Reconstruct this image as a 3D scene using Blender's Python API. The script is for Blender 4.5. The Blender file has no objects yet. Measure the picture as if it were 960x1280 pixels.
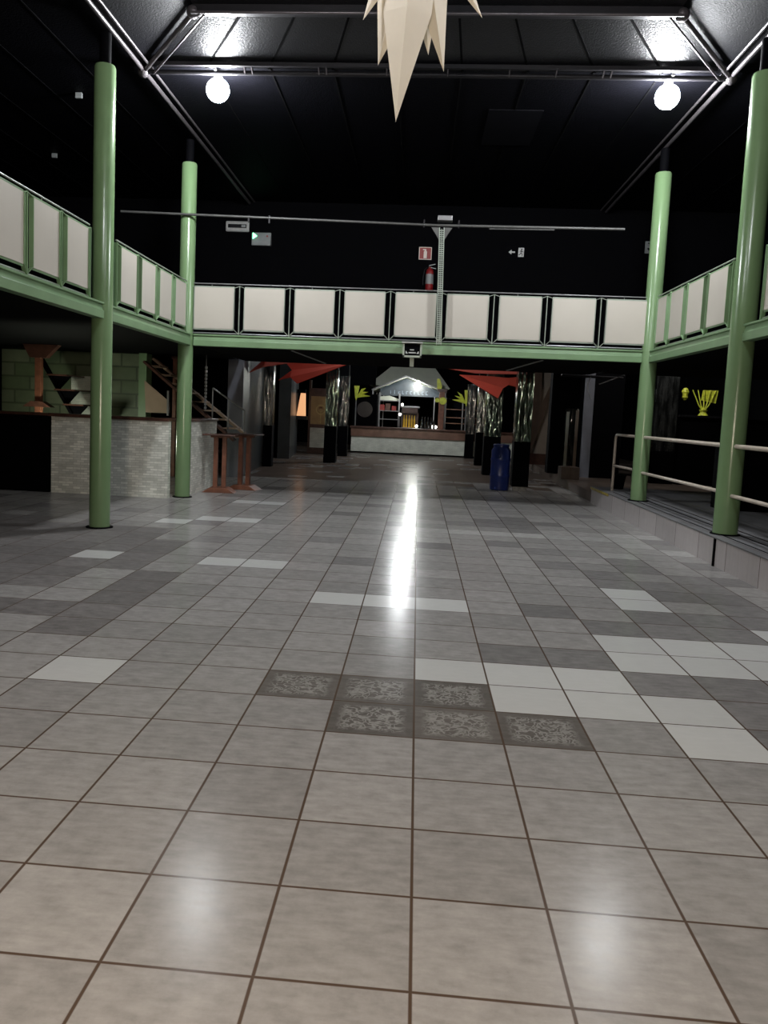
import bpy, bmesh, math, random
from mathutils import Vector, Matrix
random.seed(7)
sc = bpy.context.scene
COL = sc.collection
PI = math.pi
T = 0.45                                   # side of one floor tile

# ------------------------------------------------------------------ materials
def nodes(m):
    m.use_nodes = True
    nt = m.node_tree
    return nt, nt.nodes, nt.links, nt.nodes['Principled BSDF']

def mat(name, col, rough=0.5, metal=0.0, var=0.15, scale=6.0, bump=0.0, bscale=60.0, spec=0.5):
    m = bpy.data.materials.new(name)
    nt, N, L, P = nodes(m)
    tc = N.new('ShaderNodeTexCoord')
    nz = N.new('ShaderNodeTexNoise'); nz.inputs['Scale'].default_value = scale; nz.inputs['Detail'].default_value = 5
    L.new(tc.outputs['Object'], nz.inputs['Vector'])
    rp = N.new('ShaderNodeValToRGB')
    rp.color_ramp.elements[0].position = 0.3; rp.color_ramp.elements[1].position = 0.7
    a = [max(0, c * (1 - var)) for c in col[:3]]; b = [min(1, c * (1 + var)) for c in col[:3]]
    rp.color_ramp.elements[0].color = (*a, 1); rp.color_ramp.elements[1].color = (*b, 1)
    L.new(nz.outputs['Fac'], rp.inputs['Fac']); L.new(rp.outputs['Color'], P.inputs['Base Color'])
    P.inputs['Roughness'].default_value = rough; P.inputs['Metallic'].default_value = metal
    P.inputs['Specular IOR Level'].default_value = spec
    if bump:
        n2 = N.new('ShaderNodeTexNoise'); n2.inputs['Scale'].default_value = bscale; n2.inputs['Detail'].default_value = 3
        L.new(tc.outputs['Object'], n2.inputs['Vector'])
        bp = N.new('ShaderNodeBump'); bp.inputs['Strength'].default_value = bump; bp.inputs['Distance'].default_value = 0.01
        L.new(n2.outputs['Fac'], bp.inputs['Height']); L.new(bp.outputs['Normal'], P.inputs['Normal'])
    return m

def emit(name, col, strength):
    m = bpy.data.materials.new(name)
    nt, N, L, P = nodes(m)
    P.inputs['Base Color'].default_value = (*col, 1)
    P.inputs['Emission Color'].default_value = (*col, 1)
    P.inputs['Emission Strength'].default_value = strength
    return m

def mth(N, L, op, a, b=None, c=None):
    n = N.new('ShaderNodeMath'); n.operation = op
    for i, v in enumerate((a, b, c)):
        if v is None: continue
        if hasattr(v, 'links') or hasattr(v, 'is_linked'): L.new(v, n.inputs[i])
        else: n.inputs[i].default_value = v
    return n.outputs[0]

def mixc(N, L, f, a, b):
    n = N.new('ShaderNodeMix'); n.data_type = 'RGBA'
    for i, v in ((0, f), (6, a), (7, b)):
        if hasattr(v, 'is_linked'): L.new(v, n.inputs[i])
        else: n.inputs[i].default_value = v if i == 0 else (*v, 1)
    return n.outputs[2]

def tile_mat(name, base, tint=0.12, mottle=0.34, pattern=None, rough=0.2, size=T, grout=0.0045, axes=(0, 1), gcol=(0.075, 0.05, 0.035), spec=0.03):
    """ceramic tiles with grout, one tone per tile and cloudy mottling"""
    m = bpy.data.materials.new(name)
    nt, N, L, P = nodes(m)
    tc = N.new('ShaderNodeTexCoord'); sp = N.new('ShaderNodeSeparateXYZ')
    L.new(tc.outputs['Object'], sp.inputs[0])
    u = mth(N, L, 'DIVIDE', sp.outputs[axes[0]], size); v = mth(N, L, 'DIVIDE', sp.outputs[axes[1]], size)
    fu = mth(N, L, 'FRACT', u); fv = mth(N, L, 'FRACT', v)
    du = mth(N, L, 'MINIMUM', fu, mth(N, L, 'SUBTRACT', 1.0, fu)); dv = mth(N, L, 'MINIMUM', fv, mth(N, L, 'SUBTRACT', 1.0, fv))
    d = mth(N, L, 'MINIMUM', du, dv)
    gm = N.new('ShaderNodeMapRange'); gm.inputs[1].default_value = grout / size * 0.8; gm.inputs[2].default_value = grout / size * 1.6
    L.new(d, gm.inputs[0])
    cv = N.new('ShaderNodeCombineXYZ'); L.new(mth(N, L, 'FLOOR', u), cv.inputs[0]); L.new(mth(N, L, 'FLOOR', v), cv.inputs[1])
    wn = N.new('ShaderNodeTexWhiteNoise'); wn.noise_dimensions = '2D'; L.new(cv.outputs[0], wn.inputs['Vector'])
    n1 = N.new('ShaderNodeTexNoise'); n1.inputs['Scale'].default_value = 8; n1.inputs['Detail'].default_value = 8; n1.inputs['Roughness'].default_value = 0.75
    L.new(tc.outputs['Object'], n1.inputs['Vector'])
    mp = N.new('ShaderNodeMapping'); mp.inputs['Scale'].default_value = (9, 30, 1); L.new(tc.outputs['Object'], mp.inputs['Vector'])
    n2 = N.new('ShaderNodeTexNoise'); n2.inputs['Scale'].default_value = 1; n2.inputs['Detail'].default_value = 6; L.new(mp.outputs[0], n2.inputs['Vector'])
    s = mth(N, L, 'ADD', mth(N, L, 'MULTIPLY', n1.outputs['Fac'], 0.6), mth(N, L, 'MULTIPLY', n2.outputs['Fac'], 0.4))
    k = mth(N, L, 'MULTIPLY_ADD', mth(N, L, 'SUBTRACT', s, 0.5), mottle * 4, 1.0)
    k2 = mth(N, L, 'MULTIPLY_ADD', mth(N, L, 'SUBTRACT', wn.outputs['Value'], 0.5), tint * 2, 1.0)
    kk = mth(N, L, 'MULTIPLY', k, k2)
    cb = N.new('ShaderNodeRGB'); cb.outputs[0].default_value = (*base, 1)
    vm = N.new('ShaderNodeVectorMath'); vm.operation = 'SCALE'; L.new(cb.outputs[0], vm.inputs[0]); L.new(kk, vm.inputs['Scale'])
    col = vm.outputs[0]
    if pattern:
        vo = N.new('ShaderNodeTexVoronoi'); vo.feature = 'DISTANCE_TO_EDGE'; vo.inputs['Scale'].default_value = 22
        nd = N.new('ShaderNodeTexNoise'); nd.inputs['Scale'].default_value = 14
        L.new(tc.outputs['Object'], nd.inputs['Vector'])
        ad = N.new('ShaderNodeVectorMath'); ad.operation = 'MULTIPLY_ADD'; ad.inputs[1].default_value = (0.16, 0.16, 0)
        L.new(nd.outputs['Color'], ad.inputs[0]); L.new(tc.outputs['Object'], ad.inputs[2]); L.new(ad.outputs[0], vo.inputs['Vector'])
        r = N.new('ShaderNodeMapRange'); r.inputs[1].default_value = 0.17; r.inputs[2].default_value = 0.02; L.new(vo.outputs['Distance'], r.inputs[0])
        rim = N.new('ShaderNodeMapRange'); rim.inputs[1].default_value = 0.08; rim.inputs[2].default_value = 0.2; L.new(d, rim.inputs[0])
        col = mixc(N, L, mth(N, L, 'MULTIPLY', mth(N, L, 'MULTIPLY', r.outputs[0], rim.outputs[0]), 0.62), col, pattern)
    col = mixc(N, L, gm.outputs[0], gcol, col)
    L.new(col, P.inputs['Base Color'])
    rr = mth(N, L, 'MULTIPLY_ADD', s, 0.16, rough - 0.08)
    L.new(rr, P.inputs['Roughness'])
    P.inputs['Specular IOR Level'].default_value = spec
    bp = N.new('ShaderNodeBump'); bp.inputs['Strength'].default_value = 0.2; bp.inputs['Distance'].default_value = 0.003
    n3 = N.new('ShaderNodeTexNoise'); n3.inputs['Scale'].default_value = 70; n3.inputs['Detail'].default_value = 2; L.new(tc.outputs['Object'], n3.inputs['Vector'])
    hh = mth(N, L, 'MULTIPLY', n3.outputs['Fac'], 0.3)
    L.new(hh, bp.inputs['Height']); L.new(bp.outputs['Normal'], P.inputs['Normal'])
    return m

def brick_mat(name, c1, c2, mortar, bw, bh, rough=0.4, axes='XZ', off=0.5):
    m = bpy.data.materials.new(name)
    nt, N, L, P = nodes(m)
    tc = N.new('ShaderNodeTexCoord'); sp = N.new('ShaderNodeSeparateXYZ'); cb = N.new('ShaderNodeCombineXYZ')
    L.new(tc.outputs['Object'], sp.inputs[0])
    L.new(mth(N, L, 'ADD', sp.outputs['X'], sp.outputs['Y']) if axes == 'SUM' else sp.outputs['XYZ'.index(axes[0])], cb.inputs[0])
    L.new(sp.outputs['Z'], cb.inputs[1])
    br = N.new('ShaderNodeTexBrick'); L.new(cb.outputs[0], br.inputs['Vector'])
    br.inputs['Color1'].default_value = (*c1, 1); br.inputs['Color2'].default_value = (*c2, 1); br.inputs['Mortar'].default_value = (*mortar, 1)
    br.inputs['Scale'].default_value = 1; br.inputs['Brick Width'].default_value = bw; br.inputs['Row Height'].default_value = bh
    br.inputs['Mortar Size'].default_value = min(bw, bh) * 0.07; br.offset = off; br.inputs['Bias'].default_value = 0.1
    nz = N.new('ShaderNodeTexNoise'); nz.inputs['Scale'].default_value = 3.5; L.new(tc.outputs['Object'], nz.inputs['Vector'])
    hv = N.new('ShaderNodeHueSaturation'); L.new(br.outputs['Color'], hv.inputs['Color'])
    L.new(mth(N, L, 'MULTIPLY_ADD', nz.outputs['Fac'], 0.6, 0.7), hv.inputs['Value'])
    L.new(hv.outputs[0], P.inputs['Base Color']); P.inputs['Roughness'].default_value = rough
    bp = N.new('ShaderNodeBump'); bp.inputs['Strength'].default_value = 0.3; bp.inputs['Distance'].default_value = 0.004; bp.invert = True
    L.new(br.outputs['Fac'], bp.inputs['Height']); L.new(bp.outputs['Normal'], P.inputs['Normal'])
    return m

def mirror_mat(name, c1, c2, rough=0.12):
    """patchwork of small mirror pieces"""
    m = bpy.data.materials.new(name)
    nt, N, L, P = nodes(m)
    tc = N.new('ShaderNodeTexCoord')
    mp = N.new('ShaderNodeMapping'); mp.inputs['Scale'].default_value = (9, 9, 2.2); L.new(tc.outputs['Object'], mp.inputs['Vector'])
    vo = N.new('ShaderNodeTexNoise'); vo.inputs['Scale'].default_value = 1; vo.inputs['Detail'].default_value = 3; L.new(mp.outputs[0], vo.inputs['Vector'])
    rp = N.new('ShaderNodeMapRange'); rp.inputs[1].default_value = 0.4; rp.inputs[2].default_value = 0.62; L.new(vo.outputs['Fac'], rp.inputs[0])
    L.new(mixc(N, L, rp.outputs[0], c1, c2), P.inputs['Base Color']); P.inputs['Metallic'].default_value = 0.9; P.inputs['Roughness'].default_value = rough
    bp = N.new('ShaderNodeBump'); bp.inputs['Strength'].default_value = 0.4; bp.inputs['Distance'].default_value = 0.06
    L.new(vo.outputs['Fac'], bp.inputs['Height']); L.new(bp.outputs['Normal'], P.inputs['Normal'])
    return m

M = {}
M['tile_grey'] = tile_mat('floor tile grey', (0.272, 0.262, 0.252))
M['tile_mid'] = tile_mat('floor tile darker grey', (0.19, 0.182, 0.178))
M['tile_light'] = tile_mat('floor tile light grey', (0.34, 0.335, 0.32))
M['tile_white'] = tile_mat('floor tile white', (0.49, 0.49, 0.475), tint=0.04, mottle=0.05)
M['tile_dark'] = tile_mat('floor tile dark ornament', (0.115, 0.105, 0.095), pattern=(0.34, 0.33, 0.31))
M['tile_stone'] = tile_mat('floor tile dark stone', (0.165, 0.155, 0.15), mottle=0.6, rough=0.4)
M['tile_brown_and_shade'] = tile_mat('floor tile brown and shade', (0.105, 0.083, 0.070), rough=0.3)  # brown step tile; on the passage floor it also carries painted shade
M['riser'] = tile_mat('riser tile', (0.46, 0.43, 0.43), mottle=0.12, rough=0.35, size=0.9, axes=(1, 1))
M['deck'] = tile_mat('deck tile', (0.16, 0.16, 0.165), rough=0.4, size=0.45)
M['black'] = mat('black paint', (0.0014, 0.0014, 0.0021), 0.75, spec=0.04)
M['soffit'] = mat('black soffit', (0.003, 0.003, 0.0035), 0.85, spec=0.05)
M['ceil'] = mat('black ceiling panel', (0.0022, 0.0022, 0.0034), 0.6, bump=0.6, bscale=45, spec=0.06)
M['facet'] = mat('black roof panel', (0.006, 0.006, 0.0078), 0.34, var=0.5, scale=60, bump=0.55, bscale=50, spec=0.5)
M['blackgloss'] = mat('black gloss', (0.010, 0.010, 0.012), 0.25)
M['green'] = mat('green enamel', (0.158, 0.25, 0.122), 0.22, var=0.06, scale=2)
M['greend'] = mat('green enamel beam', (0.165, 0.265, 0.14), 0.4, var=0.1, scale=3)
M['cream'] = mat('cream panel', (0.48, 0.445, 0.39), 0.45, var=0.03, scale=2)
M['steel'] = mat('grey steel', (0.22, 0.22, 0.225), 0.4, 0.5)
M['barsteel'] = mat('dull bar steel', (0.085, 0.085, 0.082), 0.5, 0.3)
M['greysteel'] = mat('green grey steel', (0.30, 0.34, 0.29), 0.4, 0.2)
M['truss'] = mat('truss tube', (0.10, 0.09, 0.095), 0.35, 0.5)
M['hatch'] = mat('roof hatch', (0.004, 0.004, 0.0055), 0.55, spec=0.1)
M['trussd'] = mat('truss tube dark', (0.016, 0.015, 0.017), 0.45, 0.2, spec=0.2)
M['tube'] = mat('cream tube', (0.50, 0.43, 0.36), 0.35, var=0.12, scale=9)
M['white'] = mat('white plastic', (0.40, 0.40, 0.39), 0.4)
M['grey'] = mat('grey plastic', (0.22, 0.235, 0.235), 0.45)
M['red'] = mat('red paint', (0.22, 0.012, 0.014), 0.35)
M['redsign'] = mat('red sign', (0.27, 0.026, 0.022), 0.4)
M['signwhite'] = mat('sign white', (0.7, 0.62, 0.55), 0.5)
def cloth(name, col, k=0.5):
    m = mat(name, col, 0.85, var=0.08, scale=3)
    nt = m.node_tree; N, L = nt.nodes, nt.links; P = N['Principled BSDF']
    tr = N.new('ShaderNodeBsdfTranslucent'); tr.inputs[0].default_value = (*col, 1)
    mx = N.new('ShaderNodeMixShader'); mx.inputs[0].default_value = k
    L.new(P.outputs[0], mx.inputs[1]); L.new(tr.outputs[0], mx.inputs[2]); L.new(mx.outputs[0], N['Material Output'].inputs[0])
    return m
M['sail'] = cloth('red fabric', (0.70, 0.12, 0.075))
M['sailp'] = cloth('pink red fabric', (0.78, 0.20, 0.15))
M['paper'] = cloth('cream paper', (0.86, 0.80, 0.69), 0.3)
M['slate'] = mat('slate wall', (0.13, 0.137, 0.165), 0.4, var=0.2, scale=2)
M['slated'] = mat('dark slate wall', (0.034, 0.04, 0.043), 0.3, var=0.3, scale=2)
M['counter'] = brick_mat('white mosaic', (0.90, 0.90, 0.82), (0.60, 0.61, 0.54), (0.46, 0.46, 0.41), 0.13, 0.042, 0.3, 'SUM')
M['pale'] = brick_mat('pale mosaic', (0.72, 0.75, 0.67), (0.62, 0.66, 0.58), (0.5, 0.52, 0.47), 0.15, 0.045, 0.35, 'SUM')
M['greenwall'] = brick_mat('green stone wall', (0.085, 0.12, 0.06), (0.14, 0.165, 0.105), (0.06, 0.08, 0.045), 0.7, 0.3, 0.5, 'XZ')
M['wood'] = mat('red brown wood', (0.165, 0.06, 0.032), 0.5, var=0.25, scale=9)
M['woodd'] = mat('dark wood', (0.075, 0.032, 0.022), 0.35, var=0.3, scale=8)
M['ply'] = mat('plywood', (0.33, 0.24, 0.17), 0.6, var=0.1, scale=3)
M['barwood'] = mat('bar wood', (0.20, 0.11, 0.08), 0.2, var=0.25, scale=3)
M['blue'] = mat('blue plastic', (0.012, 0.028, 0.16), 0.35, var=0.1)
M['mirror1'] = mirror_mat('mirror mosaic grey', (0.06, 0.064, 0.064), (0.27, 0.285, 0.28))
M['mirror2'] = mirror_mat('mirror mosaic green', (0.04, 0.05, 0.044), (0.16, 0.22, 0.18))
M['tent'] = cloth('white tent fabric', (0.80, 0.82, 0.74), 0.45)
M['yellow'] = mat('yellow green', (0.62, 0.68, 0.06), 0.5, var=0.2, scale=12)
M['gold'] = mat('gold print', (0.40, 0.28, 0.12), 0.45, var=0.15, scale=4)
M['golddark'] = mat('gold print dark', (0.14, 0.06, 0.02), 0.5)
M['goldlight'] = mat('gold print light', (0.55, 0.45, 0.18), 0.45)
M['bluelight'] = mat('board lettering', (0.22, 0.27, 0.33), 0.4)
M['bluepanel'] = mat('blue grey board', (0.03, 0.04, 0.052), 0.35, var=0.3, scale=5)
M['creamwall'] = mat('cream wall', (0.34, 0.28, 0.23), 0.6, var=0.06)
M['brownwall'] = mat('brown wall', (0.12, 0.075, 0.05), 0.6, var=0.1)
M['yellowglass'] = mat('yellow bottle glass', (0.75, 0.45, 0.05), 0.2)
M['foot'] = mat('pale concrete', (0.30, 0.28, 0.26), 0.7, var=0.3, scale=15)
M['edge'] = mat('yellow edge paint', (0.32, 0.25, 0.05), 0.6, var=0.3, scale=14)
LAMP = emit('lamp glow', (0.94, 0.97, 1.0), 590)
COFFER_FILL = emit('coffer fill glow', (0.94, 0.96, 1.0), 250)
WARM_FILL = emit('warm fill glow', (1.0, 0.83, 0.66), 740)
SIDE_FILL = emit('side room fill glow', (1.0, 0.96, 0.9), 140)
COUNTER_FILL = emit('counter fill glow', (0.95, 1.0, 0.8), 170)
PASSAGE_FILL = emit('passage fill glow', (0.95, 0.98, 1.0), 190)
BAR_FILL = emit('bar front fill glow', (0.95, 0.98, 1.0), 400)
BARLAMP = emit('bar lamp glow', (0.97, 1.0, 0.93), 260)
SPOT = emit('small lamp glow', (1.0, 0.95, 0.88), 6)
LED = emit('green led', (0.15, 1.0, 0.45), 9)
WARM = emit('lit orange shade', (1.0, 0.50, 0.24), 0.7)

# ------------------------------------------------------------------ mesh builder
class MB:
    def __init__(s): s.bm = bmesh.new()
    def poly(s, vs, fs):
        v = [s.bm.verts.new(p) for p in vs]
        for f in fs: s.bm.faces.new([v[i] for i in f])
        return s
    def box(s, x0, x1, y0, y1, z0, z1, rot=0.0, taper=1.0):
        cx, cy = (x0 + x1) / 2, (y0 + y1) / 2; hx, hy = abs(x1 - x0) / 2, abs(y1 - y0) / 2
        vs = []
        for z, k in ((z0, 1.0), (z1, taper)):
            for sx, sy in ((-1, -1), (1, -1), (1, 1), (-1, 1)):
                a, b = sx * hx * k, sy * hy * k
                vs.append((cx + a * math.cos(rot) - b * math.sin(rot), cy + a * math.sin(rot) + b * math.cos(rot), z))
        return s.poly(vs, [(3, 2, 1, 0), (4, 5, 6, 7), (0, 1, 5, 4), (1, 2, 6, 5), (2, 3, 7, 6), (3, 0, 4, 7)])
    def bar(s, a, b, w, h=None, up=(0, 0, 1)):
        """rectangular bar from a to b, w across, h along up"""
        h = h or w; a, b = Vector(a), Vector(b); d = (b - a).normalized(); up = Vector(up)
        if abs(d.dot(up)) > 0.98: up = Vector((0, 1, 0))
        r = d.cross(up).normalized(); u = r.cross(d)
        vs = []
        for p in (a, b):
            for i, j in ((-1, -1), (1, -1), (1, 1), (-1, 1)): vs.append(p + r * i * w / 2 + u * j * h / 2)
        return s.poly(vs, [(3, 2, 1, 0), (4, 5, 6, 7), (0, 1, 5, 4), (1, 2, 6, 5), (2, 3, 7, 6), (3, 0, 4, 7)])
    def tube(s, pts, r, n=12, r2=None):
        pts = [Vector(p) for p in pts]; rings = []
        prev = None
        for i, p in enumerate(pts):
            d = (pts[min(i + 1, len(pts) - 1)] - pts[max(i - 1, 0)]).normalized()
            ref = prev or (Vector((0, 0, 1)) if abs(d.z) < 0.9 else Vector((0, 1, 0)))
            u = (ref - d * ref.dot(d)).normalized(); prev = u; w = d.cross(u)
            rr = r if r2 is None else r + (r2 - r) * i / (len(pts) - 1)
            rings.append([s.bm.verts.new(p + u * rr * math.cos(2 * PI * k / n) + w * rr * math.sin(2 * PI * k / n)) for k in range(n)])
        for A, B in zip(rings, rings[1:]):
            for k in range(n): s.bm.faces.new((A[k], A[(k + 1) % n], B[(k + 1) % n], B[k]))
        s.bm.faces.new(rings[0][::-1]); s.bm.faces.new(rings[-1])
        return s
    def lathe(s, prof, c=(0, 0, 0), n=24):
        rings = []
        for r, z in prof:
            if r < 1e-6: rings.append([s.bm.verts.new((c[0], c[1], c[2] + z))])
            else: rings.append([s.bm.verts.new((c[0] + r * math.cos(2 * PI * k / n), c[1] + r * math.sin(2 * PI * k / n), c[2] + z)) for k in range(n)])
        for A, B in zip(rings, rings[1:]):
            for k in range(n):
                k2 = (k + 1) % n
                if len(A) == 1 and len(B) == 1: continue
                if len(A) == 1: s.bm.faces.new((A[0], B[k2], B[k]))
                elif len(B) == 1: s.bm.faces.new((A[k], A[k2], B[0]))
                else: s.bm.faces.new((A[k], A[k2], B[k2], B[k]))
        for R, rev in ((rings[0], True), (rings[-1], False)):
            if len(R) > 1: s.bm.faces.new(R[::-1] if rev else R)
        return s
    def sphere(s, c, r, n=20, m=12, sz=1.0):
        return s.lathe([(r * math.sin(PI * i / m), -r * sz * math.cos(PI * i / m)) if 0 < i < m else (0, -r * sz if i == 0 else r * sz) for i in range(m + 1)], c, n)
    def extr(s, pts, d):
        """prism: polygon pts (3-D) swept by d"""
        n = len(pts); d = Vector(d)
        vs = [Vector(p) for p in pts] + [Vector(p) + d for p in pts]
        return s.poly(vs, [tuple(range(n))[::-1], tuple(range(n, 2 * n))] + [(i, (i + 1) % n, n + (i + 1) % n, n + i) for i in range(n)])
    def build(s, name, m, parent=None, smooth=False, bevel=0.0, org=(0, 0, 0), solid=0.0):
        bmesh.ops.recalc_face_normals(s.bm, faces=s.bm.faces)
        if any(org): bmesh.ops.translate(s.bm, verts=s.bm.verts, vec=-Vector(org))
        me = bpy.data.meshes.new(name); s.bm.to_mesh(me); s.bm.free()
        if isinstance(m, str): m = M[m]
        me.materials.append(m)
        o = bpy.data.objects.new(name, me); COL.objects.link(o)
        o.location = org
        if smooth:
            for p in me.polygons: p.use_smooth = True
            me.set_sharp_from_angle(angle=math.radians(40))
        if solid:
            q = o.modifiers.new('thickness', 'SOLIDIFY'); q.thickness = solid
        if bevel:
            q = o.modifiers.new('bevel', 'BEVEL'); q.width = bevel; q.segments = 2; q.limit_method = 'ANGLE'
        if parent:
            o.parent = parent
            p, w = parent, Vector((0, 0, 0))
            while p: w += p.location; p = p.parent
            o.location = Vector(org) - w
        return o

def tag(o, label, cat, group=None):
    o['label'] = label; o['category'] = cat
    if group: o['group'] = group
    return o
def thing(name, label, cat, loc=(0, 0, 0), group=None):
    o = bpy.data.objects.new(name, None); o.empty_display_size = 0.1; COL.objects.link(o); o.location = loc
    return tag(o, label, cat, group)
def struct(o):
    o['kind'] = 'structure'; return o
def copy_tree(o, loc, parent=None):
    c = o.copy(); COL.objects.link(c)
    if parent: c.parent = parent
    else: c.location = loc
    for ch in list(o.children): copy_tree(ch, None, c)
    return c

XL, XR, YF, YB = -4.07, 3.71, 7.87, 11.71          # column lines
ZB0, ZB1, ZRAIL = 2.64, 2.84, 3.70                 # balcony beam bottom/top, hand rail
PLAT = 0.34

# ------------------------------------------------------------------ floor
WHITE = {(-8,13),(-8,19),(-7,25),(-6,20),(-5,5),(-5,13),(-4,13),(-2,10),(-1,10),(0,6),(0,10),(1,5),(1,6),(2,5),(2,6),(3,4),(3,5),(3,7),(3,8),(4,7),(4,8),(4,11),(4,12),(5,8),(5,7),(6,9),(-7,20),(-6,25)}
LIGHT = {(1,20),(2,20),(3,20),(4,20),(5,20),(6,20),(6,19),(7,18),(7,21),(6,21),(0,20),(5,17)}
DARK = {(-2,5),(-1,4),(-1,5),(0,4),(0,5),(1,4)}
MID = {(1,7),(2,7),(3,6),(3,9),(3,17),(3,24),(4,5),(4,6),(4,9),(4,10),(4,13),(4,14),(4,23),(5,9),(5,10),(5,16),(6,11),(5,13),(6,12),(6,10),(5,12),(6,13),(6,14),(5,15),(3,21),(2,22),(3,22),(2,23),(1,22),(-3,17),(-3,26),(-2,26),(5,6),(6,7),(4,4),(5,5)}
def floor():
    names = ['tile_grey', 'tile_mid', 'tile_light', 'tile_white', 'tile_dark', 'tile_stone', 'tile_brown_and_shade']
    me = bpy.data.meshes.new('floor'); bm = bmesh.new()
    u0, u1, v0, v1 = -22, 22, -16, 86
    g = {}
    rnd = random.Random(3)
    for v in range(v0, v1 + 1):
        for u in range(u0, u1 + 1): g[u, v] = bm.verts.new((u * T, v * T, 0))
    for v in range(v0, v1):
        for u in range(u0, u1):
            f = bm.faces.new((g[u, v], g[u + 1, v], g[u + 1, v + 1], g[u, v + 1]))
            k = (u, v); r = rnd.random()
            if k in WHITE: i = 3
            elif k in LIGHT: i = 2
            elif k in DARK: i = 4
            elif k in MID: i = 1
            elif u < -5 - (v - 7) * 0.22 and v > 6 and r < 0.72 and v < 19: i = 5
            elif v >= 40: i = 6 if r < 0.85 else 1  # balcony's shadow on the passage floor, put into the tile colour
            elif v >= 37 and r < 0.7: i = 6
            else: i = 1 if r < 0.08 and v > 9 else 0
            f.material_index = i
    bm.to_mesh(me); bm.free()
    for n in names: me.materials.append(M[n])
    o = bpy.data.objects.new('floor', me); COL.objects.link(o); return struct(o)
floor()

# raised platform on the right, with its tiled riser
def platform():
    b = MB(); b.box(3.5, 9.4, -6.9, 14.35, 0, PLAT - 0.012); o = b.build('platform_base', 'riser'); struct(o)
    b = MB(); b.box(3.485, 9.4, -6.9, 14.37, PLAT - 0.012, PLAT); struct(b.build('platform_deck', 'deck'))
    b = MB()
    b.extr([(3.55, 14.38, 0), (9.4, 14.38, 0), (9.4, 27, 0), (3.75, 27, 0)], (0, 0, 0.2)); struct(b.build('platform_lower_step', 'tile_brown_and_shade'))
    b = MB(); b.box(3.482, 3.4995, 12.9, 14.36, PLAT - 0.055, PLAT - 0.012); struct(b.build('trim_1', 'edge'))
    b = MB()
    for x in (3.64, 3.86, 4.02): b.box(x, x + 0.018, -6.5, 13.2, PLAT, PLAT + 0.004)
    struct(b.build('trim_2', 'black'))
    b = MB(); b.box(3.478, 3.499, 7.52, 7.55, 0, PLAT - 0.012); struct(b.build('trim_3', 'black'))
platform()

# ------------------------------------------------------------------ shell
def shell():
    def wall(name, m, *a, **k): return struct(MB().box(*a).build(name, m))
    wall('wall_back', 'black', -9.4, 9.4, 16.0, 16.2, 2.84, 6.3)
    wall('wall_left', 'black', -9.6, -9.4, -7, 16.2, 0, 6.3)
    wall('wall_right', 'black', 9.4, 9.6, -7, 38.2, 0, 6.3)
    wall('wall_front', 'black', -9.6, 9.6, -7.2, -7.0, 0, 8)
    wall('wall_far', 'black', -9.4, 9.4, 38, 38.2, 0, 4.7)
    struct(MB().box(-9.6, 9.6, 16.2, 38.2, 4.6, 4.7).build('ceiling_bar', 'soffit'))
    # balcony floors: front, left, right
    struct(MB().box(-4.0, 3.64, YB + 0.1, 16.0, ZB0 + 0.02, ZB1 - 0.02).build('balcony_floor_front', 'soffit'))
    struct(MB().box(-9.4, XL - 0.1, -7, 16.0, ZB0 + 0.05, ZB1 - 0.02).build('balcony_floor_left', 'soffit'))
    struct(MB().box(XR + 0.1, 9.4, -7, 16.0, ZB0 + 0.05, ZB1 - 0.02).build('balcony_floor_right', 'soffit'))
    # flat ceiling around the raised square coffer
    x0, x1, y0, y1, zc = -4.0, 3.72, 1.1, 9.0, 6.17
    b = MB()
    b.box(-9.6, 9.6, y1, 16.2, zc, zc + 0.1); b.box(-9.6, x0, y0, y1, zc, zc + 0.1); b.box(x1, 9.6, y0, y1, zc, zc + 0.1); b.box(-9.6, 9.6, -7.2, y0, zc, zc + 0.1)
    struct(b.build('ceiling', 'ceil'))
    k, zt = 0.95, 6.5
    X0, X1, Y0, Y1 = x0 + k, x1 - k, y0 + k, y1 - k
    b = MB()
    o_ = [(x0, y0, zc), (x1, y0, zc), (x1, y1, zc), (x0, y1, zc)]; i_ = [(X0, Y0, zt), (X1, Y0, zt), (X1, Y1, zt), (X0, Y1, zt)]
    b.poly(o_ + i_, [(0, 1, 5, 4), (1, 2, 6, 5), (2, 3, 7, 6), (3, 0, 4, 7), (4, 5, 6, 7)])
    o = b.build('ceiling_coffer', 'facet', solid=0.03)
    o.data.materials.append(M['ceil'])
    for p in o.data.polygons:
        if abs(p.normal.x) > 0.1: p.material_index = 1  # side panels share the finish; their missing glare is put into this darker material
    struct(o)
    # seams between the roof panels
    b = MB()
    n = 9
    for i in range(1, n):
        xa = x0 + (x1 - x0) * i / n; xb = X0 + (X1 - X0) * i / n
        b.bar((xa, y1, zc - 0.03), (xb, Y1, zt - 0.03), 0.028, 0.016)
        b.bar((xa, y1 + 0.01, zc - 0.004), (xa, 16, zc - 0.004), 0.02, 0.01)
    for i in range(1, 6):
        b.bar((x0 - i * 0.86, 1, zc - 0.004), (x0 - i * 0.86, 16, zc - 0.004), 0.02, 0.01)
        b.bar((x1 + i * 0.86, 1, zc - 0.004), (x1 + i * 0.86, 16, zc - 0.004), 0.02, 0.01)
    struct(b.build('trim_4', 'soffit'))
    struct(MB().box(0.76, 1.56, 10.4, 11.95, zc - 0.012, zc - 0.001).build('trim_5', M['hatch']))
shell()

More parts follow.
